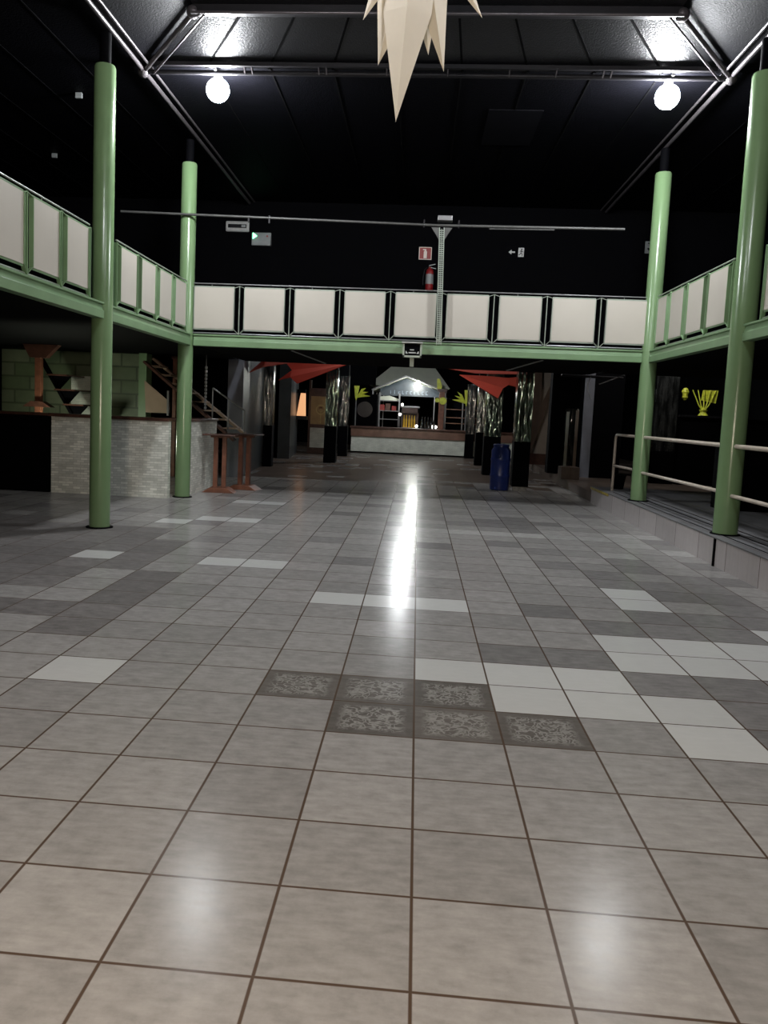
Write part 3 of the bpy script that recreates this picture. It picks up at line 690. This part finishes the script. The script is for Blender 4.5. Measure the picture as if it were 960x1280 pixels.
# ------------------------------------------------------------------ mirror clad pillars
def pillar(x0, x1, y0, y1, zs, label, mir='mirror1', foot=False, h=4.6):
    t = thing('mirrored_pillar', label, 'pillar', ((x0 + x1) / 2, (y0 + y1) / 2, 0), 'mirror clad pillars')
    z0 = 0
    if foot:
        MB().box(x0 + .03, x1 - .03, y0 + .03, y1 - .03, 0, .1).build('foot', 'foot', t); z0 = .1
    MB().box(x0, x1, y0, y1, z0, zs).build('plinth', 'black', t, bevel=.008)
    b = MB()
    n = 4
    w = (x1 - x0) / n
    for i in range(n):
        b.box(x0 + i * w + .004, x0 + (i + 1) * w - .004, y0 + .012, y1 - .012, zs, 2.9, taper=.99)
    b.build('mirror_cladding', mir, t)
    MB().box(x0 + .02, x1 - .02, y0 + .02, y1 - .02, 2.9, h).build('shaft', 'black', t)
    return t
pillar(-4.33, -4.08, 20.05, 20.4, 1.15, 'mirror clad pillar with black plinth against the slate wall', 'mirror1')
pillar(-2.96, -2.58, 23.0, 23.4, 1.15, 'mirror clad pillar in front of the gold emblem board', 'mirror2')
pillar(-2.92, -2.58, 27.0, 27.4, 1.1, 'mirror clad pillar at the left end of the far bar', 'mirror1')
pillar(1.84, 2.18, 29.85, 30.15, .95, 'slim mirror clad pillar against the far bar front', 'mirror1', h=2.9)
pillar(1.92, 2.36, 25.3, 25.7, 1.12, 'mirror clad pillar between the far bar and the blue drum', 'mirror1')
pillar(1.84, 2.31, 20.9, 21.3, 1.1, 'mirror clad pillar rising directly behind the blue drum', 'mirror2')
pillar(2.13, 2.50, 16.25, 16.65, 1.12, 'big mirror clad pillar on a pale foot right of blue drum', 'mirror2', True)

# ------------------------------------------------------------------ blue drum
t = thing('drum', 'tall blue plastic drum standing by the mirrored pillar', 'drum', (1.86, 16.3, 0))
MB().lathe([(.19, 0), (.215, .02), (.215, .3), (.225, .32), (.225, .35), (.215, .37), (.215, .66), (.225, .68), (.225, .71), (.215, .73), (.215, .9), (.17, .97), (.17, .99), (0, .99)], (1.86, 16.3, 0), 32).build('body', 'blue', t, True)
MB().lathe([(.178, .985), (.178, 1.03), (.165, 1.04), (0, 1.04)], (1.86, 16.3, 0), 32).build('lid', 'blue', t, True)

# ------------------------------------------------------------------ red sails
def sail(name, vs, faces, label, m='sail'):
    o = MB().poly(vs, faces).build(name, m, solid=.012, org=vs[0])
    return tag(o, label, 'sail', 'red fabric sails')
sail('shade_sail', [(-4.12, 17, 2.44), (-3.8, 17.1, 2.60), (-2.9, 17.5, 2.79), (-3.0, 18.5, 3.1), (-3.85, 18.2, 3.0)], [(0, 1, 4), (1, 2, 3, 4)], 'small red fabric sail at the slate wall, left of the bigger one', 'sailp')
o = sail('shade_sail', [(-1.84, 18, 2.80), (-3.05, 17.6, 2.25), (-3.25, 17.75, 2.40), (-3.58, 18, 2.33), (-3.30, 18.3, 2.6), (-3.62, 18.8, 2.9), (-2.2, 18.8, 2.98)], [(0, 1, 2, 4), (0, 4, 5, 6), (2, 3, 4)], 'large red fabric sail stretched under the ceiling in front of the gold board')
sail('shade_sail', [(1.0, 20, 2.74), (2.02, 19.5, 2.14), (2.16, 19.7, 2.42), (2.32, 19.9, 2.52), (2.62, 20, 2.46), (2.34, 20.3, 2.72), (1.75, 20.3, 2.75), (2.7, 20.6, 2.78)], [(0, 1, 2, 6), (2, 3, 5, 6), (3, 4, 7, 5)], 'large red fabric sail hanging to a point above the blue drum')
sail('shade_sail', [(.60, 18.2, 2.79), (1.3, 18.2, 2.70), (2.42, 18.2, 2.72), (2.42, 18.8, 2.96), (.9, 18.8, 2.98)], [(0, 1, 4), (1, 2, 3, 4)], 'narrow red fabric sail just under the soffit above the larger right sail', 'sailp')

# ------------------------------------------------------------------ far bar with tent and stock behind it
def bar():
    t = thing('bar_counter', 'long bar with brown wooden edge and pale mosaic front at the far end', 'counter', (0.7, 30.6, 0))
    MB().box(-2.7, 4.3, 30.35, 30.5, .06, .66).build('front', 'pale', t)
    MB().box(-2.72, 4.3, 30.4, 30.52, 0, .06).build('kick_plate', 'black', t)
    MB().box(-2.72, 4.32, 30.28, 30.5, .66, 1.0).build('fascia', 'barwood', t, bevel=.01)
    MB().box(-2.76, 4.34, 30.2, 30.95, 1.0, 1.07).build('worktop', 'woodd', t, bevel=.012)
    # speaker cabinet and hanging fascia
    t = thing('speaker_cabinet', 'large black speaker cabinet behind the left part of the far bar', 'speaker', (-2.24, 31.3, 0))
    MB().box(-2.76, -1.74, 31.05, 31.7, 0, 2.38).build('body', 'black', t, bevel=.02)
    for z in (.75, 1.75): MB().tube([(-2.25, 31.06, z), (-2.25, 31.03, z)], .32, 28).build('driver', 'blackgloss', t, True)
    tag(MB().box(-3.4, -1.84, 31.0, 31.1, 2.75, 4.6).build('hanging_board', 'black', org=(-2.6, 31, 2.75)), 'black board hanging from the ceiling above the speaker cabinet', 'board')
    # canopy
    t = thing('canopy_tent', 'white gabled fabric canopy above the far bar', 'tent', (-.5, 34, 0))
    rx, rz, ex0, ex1, ez = -.62, 3.24, -2.05, 1.1, 2.62
    MB().poly([(ex0, 32.0, ez), (rx, 32.0, rz), (ex1, 32.0, ez), (ex0, 35.5, ez), (rx, 35.5, rz), (ex1, 35.5, ez)], [(0, 1, 4, 3), (1, 2, 5, 4)]).build('inner_roof', 'tent', t, solid=.04)
    MB().poly([(-2.25, 33, 2.85), (1.25, 33, 2.8), (1.25, 37, 2.8), (-2.25, 37, 2.85), (-.9, 34.2, 4.1), (.3, 34.2, 4.1), (.3, 36, 4.1), (-.9, 36, 4.1)], [(0, 1, 5, 4), (1, 2, 6, 5), (2, 3, 7, 6), (3, 0, 4, 7), (4, 5, 6, 7)]).build('outer_roof', 'tent', t, solid=.03)
    MB().bar((ex0, 31.98, ez - .03), (rx, 31.98, rz - .03), .05, .07, up=(0, 1, 0)).bar((rx, 31.98, rz - .03), (ex1, 31.98, ez - .03), .05, .07, up=(0, 1, 0)).build('front_edge', 'steel', t)
    for x in (ex0 + .05, ex1 - .05):
        for y in (32.1, 35.4): MB().box(x - .03, x + .03, y - .03, y + .03, 0, ez).build('pole', 'steel', t)
    t = thing('backdrop_board', 'blue grey board with pale lettering under the canopy gable', 'board', (-.4, 33, 0))
    MB().extr([(-1.75, 33.0, 2.4), (.85, 33.0, 2.4), (.85, 33.0, 2.64), (-.62, 33.0, 3.16), (-1.75, 33.0, 2.68)], (0, .05, 0)).build('panel', 'bluepanel', t)
    b = MB()
    rnd = random.Random(5); x = -1.3
    for _ in range(10):
        h = rnd.uniform(.1, .17); b.box(x, x + .025, 32.98, 33.0, 2.48, 2.48 + h)
        if rnd.random() < .6: b.box(x, x + .09, 32.98, 33.0, 2.46 + h, 2.48 + h)
        if rnd.random() < .5: b.box(x, x + .09, 32.98, 33.0, 2.48, 2.5)
        x += .17
    b.build('lettering', 'bluelight', t)
    MB().box(.6, .64, 33.0, 33.05, 0, 2.4).build('leg', 'steel', t); MB().box(-1.6, -1.56, 33.0, 33.05, 0, 2.4).build('leg', 'steel', t)
    t = thing('globe_lamp', 'bright white lamp shining under the canopy of the far bar', 'lamp', (-.14, 31.9, 2.85))
    MB().sphere((-.14, 31.9, 2.86), .12).build('bulb', BARLAMP, t, True)
    MB().lathe([(.04, .11), (.05, .2), (0, .2)], (-.14, 31.9, 2.86)).build('socket', 'white', t, True)
    MB().tube([(-.14, 31.9, 3.05), (-.3, 31.98, 3.12)], .012, 8).build('arm', 'steel', t)
    # metal rack
    t = thing('storage_rack', 'pale metal shelf rack behind the far bar, left of the crate', 'rack', (-1.3, 32.6, 0))
    for x in (-1.72, -.88):
        for y in (32.3, 32.9): MB().box(x - .025, x + .025, y - .025, y + .025, 0, 2.5).build('post', 'steel', t)
    for z in (.5, 1.0, 1.36, 1.72, 2.15): MB().box(-1.72, -.88, 32.3, 32.9, z, z + .03).build('shelf', 'steel', t)
    tag(MB().extr([(-1.7, 32.35, 2.181), (-.9, 32.35, 2.181), (-.9, 32.35, 2.25), (-1.3, 32.35, 2.38), (-1.7, 32.35, 2.33)], (0, .5, 0)).build('folded_cloth', 'tent', org=(-1.3, 32.6, 2.18)), 'white folded cloth on top of the metal rack', 'cloth')
    for k, (x, w, hh) in enumerate(((-1.6, .2, .24), (-1.36, .22, .3), (-1.1, .18, .2))):
        tag(MB().box(x - w / 2, x + w / 2, 32.36, 32.7, 1.751, 1.75 + hh).build('box', 'redsign' if k != 1 else 'woodd', bevel=.01, org=(x, 32.5, 1.75)), ('left dark red box on the upper rack shelf', 'tall brown box in the middle of the upper rack shelf', 'small dark red box at the right of the upper rack shelf')[k], 'box', 'boxes on the metal rack')
    # fridge-like crate with yellow bottles
    t = thing('bottle_cabinet', 'brown cabinet with open front holding yellow bottles behind the bar', 'cabinet', (-.4, 32.4, 0))
    b = MB().box(-.76, -.72, 32.1, 32.6, 0, 1.9).box(-.08, -.04, 32.1, 32.6, 0, 1.9).box(-.76, -.04, 32.58, 32.62, 0, 1.9).box(-.76, -.04, 32.1, 32.6, 1.68, 1.9)
    b.build('case', 'woodd', t)
    MB().box(-.72, -.08, 32.1, 32.58, 1.05, 1.08).build('shelf', 'ply', t)
    MB().box(-.8, 0, 32.05, 32.65, 1.9, 1.97).build('top', 'steel', t, bevel=.01)
    proto = None
    for k, x in enumerate((-.64, -.54, -.42, -.31, -.2)):
        lab = 'yellow bottle in the bar cabinet, number %s from the left' % ('first', 'second', 'third', 'fourth', 'fifth')[k]
        lab = ('leftmost yellow bottle in the bar cabinet', 'second yellow bottle from the left in the bar cabinet', 'middle yellow bottle in the bar cabinet', 'second yellow bottle from the right in the bar cabinet', 'rightmost yellow bottle in the bar cabinet')[k]
        if proto is None:
            proto = tag(MB().lathe([(.04, 0), (.042, .3), (.02, .4), (.018, .5), (0, .5)], (0, 0, 0), 14).build('bottle', 'yellowglass', smooth=True), lab, 'bottle', 'yellow bottles in the cabinet')
            proto.location = (x, 32.2, 1.081)
        else:
            c = proto.copy(); COL.objects.link(c); c.location = (x, 32.2, 1.081); c['label'] = lab
    # posts and yellow ornaments
    t = thing('wooden_post', 'reddish brown square post behind the far bar with a yellow disc', 'post', (.88, 31.5, 0))
    MB().box(.78, 1.0, 31.4, 31.62, 0, 2.66).build('shaft', 'wood', t, bevel=.01)
    MB().box(.7, 1.08, 31.35, 31.67, 2.6, 2.72).build('cap', 'woodd', t)
    t = thing('disc_ornament', 'round yellow green disc hung on the brown bar post', 'ornament', (.92, 31.3, 2.2))
    MB().tube([(.93, 31.36, 2.23), (.93, 31.28, 2.23)], .15, 28).build('disc', 'yellow', t, True, bevel=.01)
    MB().tube([(.7, 31.38, 2.25), (.7, 31.31, 2.25)], .09, 20).build('small_disc', 'yellow', t, True)
    def palm(x, y, z, label, side=1, h=.6):
        t = thing('palm_ornament', label, 'ornament', (x, y, 0), 'yellow palm ornaments')
        MB().tube([(x, y, 0), (x, y, z - .05)], .03, 10).build('pole', 'steel', t, True)
        MB().extr([(x - .1, y, z + h), (x + .12, y, z + h), (x + .05, y, z + .1), (x, y, z - .08), (x - .05, y, z + .1)], (0, .04, 0)).build('leaf', 'yellow', t)
        for k in range(3):
            e = Vector((x + side * (.38 + .1 * k), y, z + h - .08 - k * .16))
            MB().poly([(x, y, z + .05), (x + side * .2, y - .02, z + .42 - k * .1), e, (x + side * .22, y + .02, z + .3 - k * .1)], [(0, 1, 2, 3)]).build('frond', 'yellow', t, solid=.02)
    palm(-2.62, 31.0, 2.15, 'yellow green palm ornament at the left end of the far bar', 1, .55)
    palm(1.88, 31.1, 2.1, 'yellow green palm ornament right of the brown post behind the bar', -1, .6)
    t = thing('palm_ornament', 'small upright yellow leaf hung under the canopy eave', 'ornament', (.78, 31.8, 2.7), 'yellow palm ornaments')
    MB().extr([(.66, 31.8, 3.15), (.78, 31.8, 3.15), (.88, 31.8, 2.85), (.84, 31.8, 2.64), (.68, 31.8, 2.75)], (0, .03, 0)).build('leaf', 'yellow', t)
    # small glowing lamps on the worktop
    for x, y, z, lab in ((-.72, 31.2, 1.95, 'upper small white lamp beside the bottle cabinet'), (-.8, 31.2, 1.55, 'lower small white lamp beside the bottle cabinet'), (-.1, 30.8, 1.1, 'small white lamp on the bar below the canopy lamp'), (.53, 30.8, 1.1, 'small white lamp on bar left of the brown post'), (.68, 30.8, 1.1, 'small white lamp on bar nearest the brown post')):
        t = thing('table_lamp', lab, 'lamp', (x, y, z - .03), 'small lamps on the far bar')
        MB().sphere((x, y, z + .06), .055, 14, 10).build('bulb', SPOT, t, True)
        MB().lathe([(.05, -.03), (.05, -.015), (.015, 0), (.015, .02), (0, .02)], (x, y, z)).build('base', 'steel', t, True)
        if z > 1.2: MB().tube([(x, y, .0), (x, y, z - .03)], .012, 8).build('stand', 'steel', t)
    # dark back shelving to the right
    t = thing('back_shelf', 'dark back shelf with pale shelf edges right of brown post', 'shelf', (1.5, 33, 0))
    MB().box(1.1, 2.6, 33.3, 33.4, 0, 2.4).build('back', 'black', t)
    for z in (1.3, 1.55, 1.9): MB().box(1.1, 2.6, 33.0, 33.3, z, z + .03).build('shelf', 'barwood', t)
    for x in (1.12, 1.85, 2.57): MB().box(x - .02, x + .02, 33.0, 33.3, 0, 2.4).build('upright', 'steel', t)
    # silhouettes of stacked chairs / stools: tall dark bottles row
    proto = None
    for k, x in enumerate((.12, .24, .36, .48, .6)):
        lab = ('leftmost tall dark bottle on the bar worktop', 'second tall dark bottle from left on the bar worktop', 'middle tall dark bottle on the bar worktop', 'second tall dark bottle from right on the bar worktop', 'rightmost tall dark bottle on the bar worktop')[k]
        if proto is None:
            proto = tag(MB().lathe([(.045, 0), (.045, .28), (.018, .38), (.018, .48), (0, .48)], (0, 0, 0), 14).build('bottle', 'mirror1', smooth=True), lab, 'bottle', 'dark bottles on the bar')
            proto.location = (x, 30.6, 1.071)
        else:
            c = proto.copy(); COL.objects.link(c); c.location = (x, 30.6, 1.071); c['label'] = lab
bar()

# ------------------------------------------------------------------ right side of the passage and platform
def right_side():
    # cream and brown wall piece
    struct(MB().box(3.45, 4.35, 24.2, 24.4, .2, 4.6).build('wall_cream', 'creamwall'))
    t = thing('wall_panel', 'brown board leaning diagonally on the cream wall', 'board', (3.7, 24.1, .5))
    MB().extr([(3.4, 24.1, .62), (3.62, 24.1, .6), (4.1, 24.1, 2.3), (4.1, 24.1, 2.75), (3.85, 24.1, 2.1), (3.8, 24.1, 3.3), (3.4, 24.1, 3.4)], (0, .06, 0)).build('board', 'brownwall', t)
    MB().box(3.42, 4.2, 24.0, 24.1, .2, .55).build('base', 'woodd', t)
    # black columns
    def bc(x0, x1, y0, y1, z0, label, m='black'):
        tag(MB().box(x0, x1, y0, y1, z0, 4.6).build('square_column', m, bevel=.01, org=((x0 + x1) / 2, (y0 + y1) / 2, z0)), label, 'column', 'square columns beyond the platform')
    bc(3.50, 3.87, 20.0, 20.4, .2, 'black square column left of the narrow mirrored window')
    t = thing('square_column', 'slate blue edged black column right of the narrow mirror', 'column', (4.7, 19, .2))
    MB().box(4.17, 4.40, 19.0, 19.1, .2, 4.6).build('edge', 'slate', t)
    MB().box(4.17, 5.15, 19.1, 19.6, .2, 4.6).box(4.4, 5.15, 19.0, 19.1, .2, 4.6).build('body', 'black', t)
    # narrow mirror strip
    t = thing('mirror_window', 'narrow bright mirror strip between two black columns', 'mirror', (4.5, 22, .2))
    MB().box(4.12, 4.92, 22.0, 22.06, .2, 2.0).build('glass', 'mirror1', t)
    MB().box(4.28, 4.36, 21.97, 22.0, .2, 1.9).build('strip', 'tent', t)
    MB().box(4.55, 4.64, 21.97, 22.0, .2, 1.95).build('strip', 'creamwall', t)
    MB().box(4.1, 4.95, 21.95, 22.1, 2.0, 3.2).build('header', 'black', t)
    tag(MB().box(3.53, 3.97, 18.0, 18.5, .2, .5).build('step_block', 'tile_brown_and_shade', bevel=.008, org=(3.75, 18.2, .2)), 'brown tiled step block at the foot of the black column', 'step')
    # bin
    t = thing('waste_bin', 'small black bin behind the end of the cream handrail', 'bin', (3.95, 14.1, PLAT))
    c = (3.93, 14.05, PLAT)
    MB().lathe([(.11, 0), (.15, .26), (.16, .26), (.16, .28), (.13, .28), (.10, .02), (0, .02)], c, 24).build('body', 'black', t, True)
    # pipes and cable under soffit
    t = thing('ceiling_pipe', 'thin dark pipe with a loose cable below the balcony soffit on the right', 'pipe', (4, 17, 2.6))
    MB().tube([(3.2, 17, 2.68), (4.6, 17, 2.66)], .03).build('pipe', 'trussd', t, True)
    MB().tube([(3.86, 16.95, 2.66), (3.8, 16.95, 2.5), (3.82, 16.95, 2.35), (3.9, 16.95, 2.15)], .012, 8).build('cable', 'steel', t, True)
    MB().bar((4.05, 16.9, 2.5), (4.55, 16.7, 2.72), .03, .02).build('strut', 'steel', t)
    # cream tube handrails along platform edge
    def rail(y0, y1, label, end=False):
        t = thing('handrail', label, 'handrail', (XR, (y0 + y1) / 2, PLAT), 'cream platform handrails')
        xs = (XR + .03, XR + .03)
        if end:
            c = 0.1
            pts = [(XR, y0, 1.41), (XR, y1 - c, 1.41)] + [(XR, y1 - c + c * math.sin(a), 1.41 - c + c * math.cos(a)) for a in (PI / 8, PI / 4, 3 * PI / 8)] + [(XR, y1, 1.41 - c), (XR, y1, PLAT)]
            MB().tube(pts, .025, 12).build('top_rail', 'tube', t, True)
        else:
            MB().tube([(XR, y0, 1.41), (XR, y1, 1.41)], .027, 12).build('top_rail', 'tube', t, True)
        MB().tube([(XR, y0, .84), (XR, y1, .82)], .024, 12).build('lower_rail', 'tube', t, True)
    rail(YB + .12, 13.55, 'short end of cream tube handrail beyond the far right column', True)
    rail(YF + .1, YB - .12, 'cream tube handrail between the two right columns')
    rail(-5, YF - .09, 'cream tube handrail running out of the right photo edge')
    # dim stuff in the dark behind the platform
    pillar(5.66, 6.2, 18.0, 18.3, 1.0, 'mirror clad pillar in the dark behind the platform handrail', 'mirror1')
    t = thing('sideboard', 'long black sideboard in the dark behind the platform', 'sideboard', (7.2, 18.2, PLAT))
    MB().box(6.3, 8.9, 18.0, 18.6, .2, 1.85).build('body', 'black', t, bevel=.01)
    MB().box(6.28, 8.92, 17.95, 18.62, 1.85, 1.9).build('top', 'blackgloss', t)
    def tree(x, y, z, h, label):
        t = thing('tree_lamp', label, 'ornament', (x, y, z), 'yellow ornaments behind the platform')
        MB().lathe([(.12, 0), (.07, .08), (.1, .14), (0, .16)], (x, y, z), 18).build('base', 'yellow', t, True)
        for k in range(5):
            a = (k - 2) * .42
            MB().tube([(x, y, z + .1), (x + math.sin(a) * h * .25, y, z + h * .4), (x + math.sin(a) * h * .6, y + .04, z + h)], .02, 8, .012).build('branch', 'yellow', t, True)
        MB().extr([(x - .05, y + .06, z + h * .6), (x + .3, y + .06, z + h * .5), (x + .34, y + .06, z + h), (x - .02, y + .06, z + h)], (0, .02, 0)).build('leaf', 'yellow', t)
    tree(6.86, 18.2, 1.9, .62, 'yellow branching ornament on the dark sideboard behind the platform')
    t = thing('hanging_lantern', 'small yellow green lantern left of the branching ornament', 'lantern', (6.5, 18.1, 2.3))
    MB().lathe([(.03, 0), (.07, .06), (.06, .13), (.09, .2), (.05, .28), (0, .3)], (6.4, 18.2, 2.26), 16).build('body', 'yellow', t, True)
    MB().tube([(6.4, 18.2, 2.55), (6.4, 18.2, 4.55)], .006, 6).build('cord', 'black', t)
    t = thing('air_duct', 'grey slanted duct piece under the right balcony', 'duct', (5.9, 18.5, 2.3))
    MB().extr([(5.6, 18.6, 2.2), (6.3, 18.6, 2.45), (6.3, 18.6, 2.62), (5.6, 18.6, 2.5)], (0, .3, 0)).build('body', 'grey', t)
    MB().tube([(5.7, 18.6, 2.5), (5.7, 18.6, 4.6)], .01, 6).tube([(6.2, 18.6, 2.6), (6.2, 18.6, 4.6)], .01, 6).build('hanger', 'black', t)
    for x, lab in ((4.98, 'white cup on the dark shelf right of the nearer right column'), (5.55, 'white cup on the dark shelf at the right photo edge')):
        tag(MB().lathe([(.02, 0), (.025, .06), (.05, .12), (.045, .12), (.02, .065), (0, .065)], (x, 11.0, 1.41), 16).build('cup', 'white', smooth=True, org=(x, 11.0, 1.41)), lab, 'cup', 'cups on the platform shelf')
    t = thing('sideboard', 'black cabinet on the platform behind nearer right column', 'sideboard', (5.6, 11, PLAT))
    MB().box(4.75, 6.6, 10.8, 11.3, PLAT, 1.36).build('body', 'black', t)
    MB().box(4.7, 6.65, 10.75, 11.35, 1.36, 1.408).build('top', 'black', t)
right_side()

# ------------------------------------------------------------------ light, camera, view
w = bpy.data.worlds.new('World'); sc.world = w; w.use_nodes = True
w.node_tree.nodes['Background'].inputs[0].default_value = (0.55, 0.62, 0.7, 1)
w.node_tree.nodes['Background'].inputs[1].default_value = 0.0

cam = bpy.data.cameras.new('Camera'); co = bpy.data.objects.new('Camera', cam); COL.objects.link(co); sc.camera = co
f_px, pitch, roll, yaw = 1006.03, 0.0978, 0.0436, 0.0755
cam.sensor_fit = 'VERTICAL'; cam.sensor_height = 36.0; cam.lens = f_px * 36.0 / 1280
cam.shift_x = 38.289 / 1280; cam.shift_y = -26.156 / 1280
cam.clip_end = 200
fwd = Vector((-math.sin(yaw) * math.cos(pitch), math.cos(yaw) * math.cos(pitch), -math.sin(pitch)))
right = Vector((math.cos(yaw), math.sin(yaw), 0)); up = right.cross(fwd)
R = right * math.cos(roll) + up * math.sin(roll); U = -right * math.sin(roll) + up * math.cos(roll)
mw = Matrix((R, U, -fwd)).transposed().to_4x4(); mw.translation = Vector((-0.0611, -2.1316, 1.6194))
co.matrix_world = mw

sc.view_settings.view_transform = 'Standard'
sc.view_settings.look = 'None'
sc.view_settings.exposure = 0.0
sc.view_settings.gamma = 1.0
sc.view_settings.use_curve_mapping = False
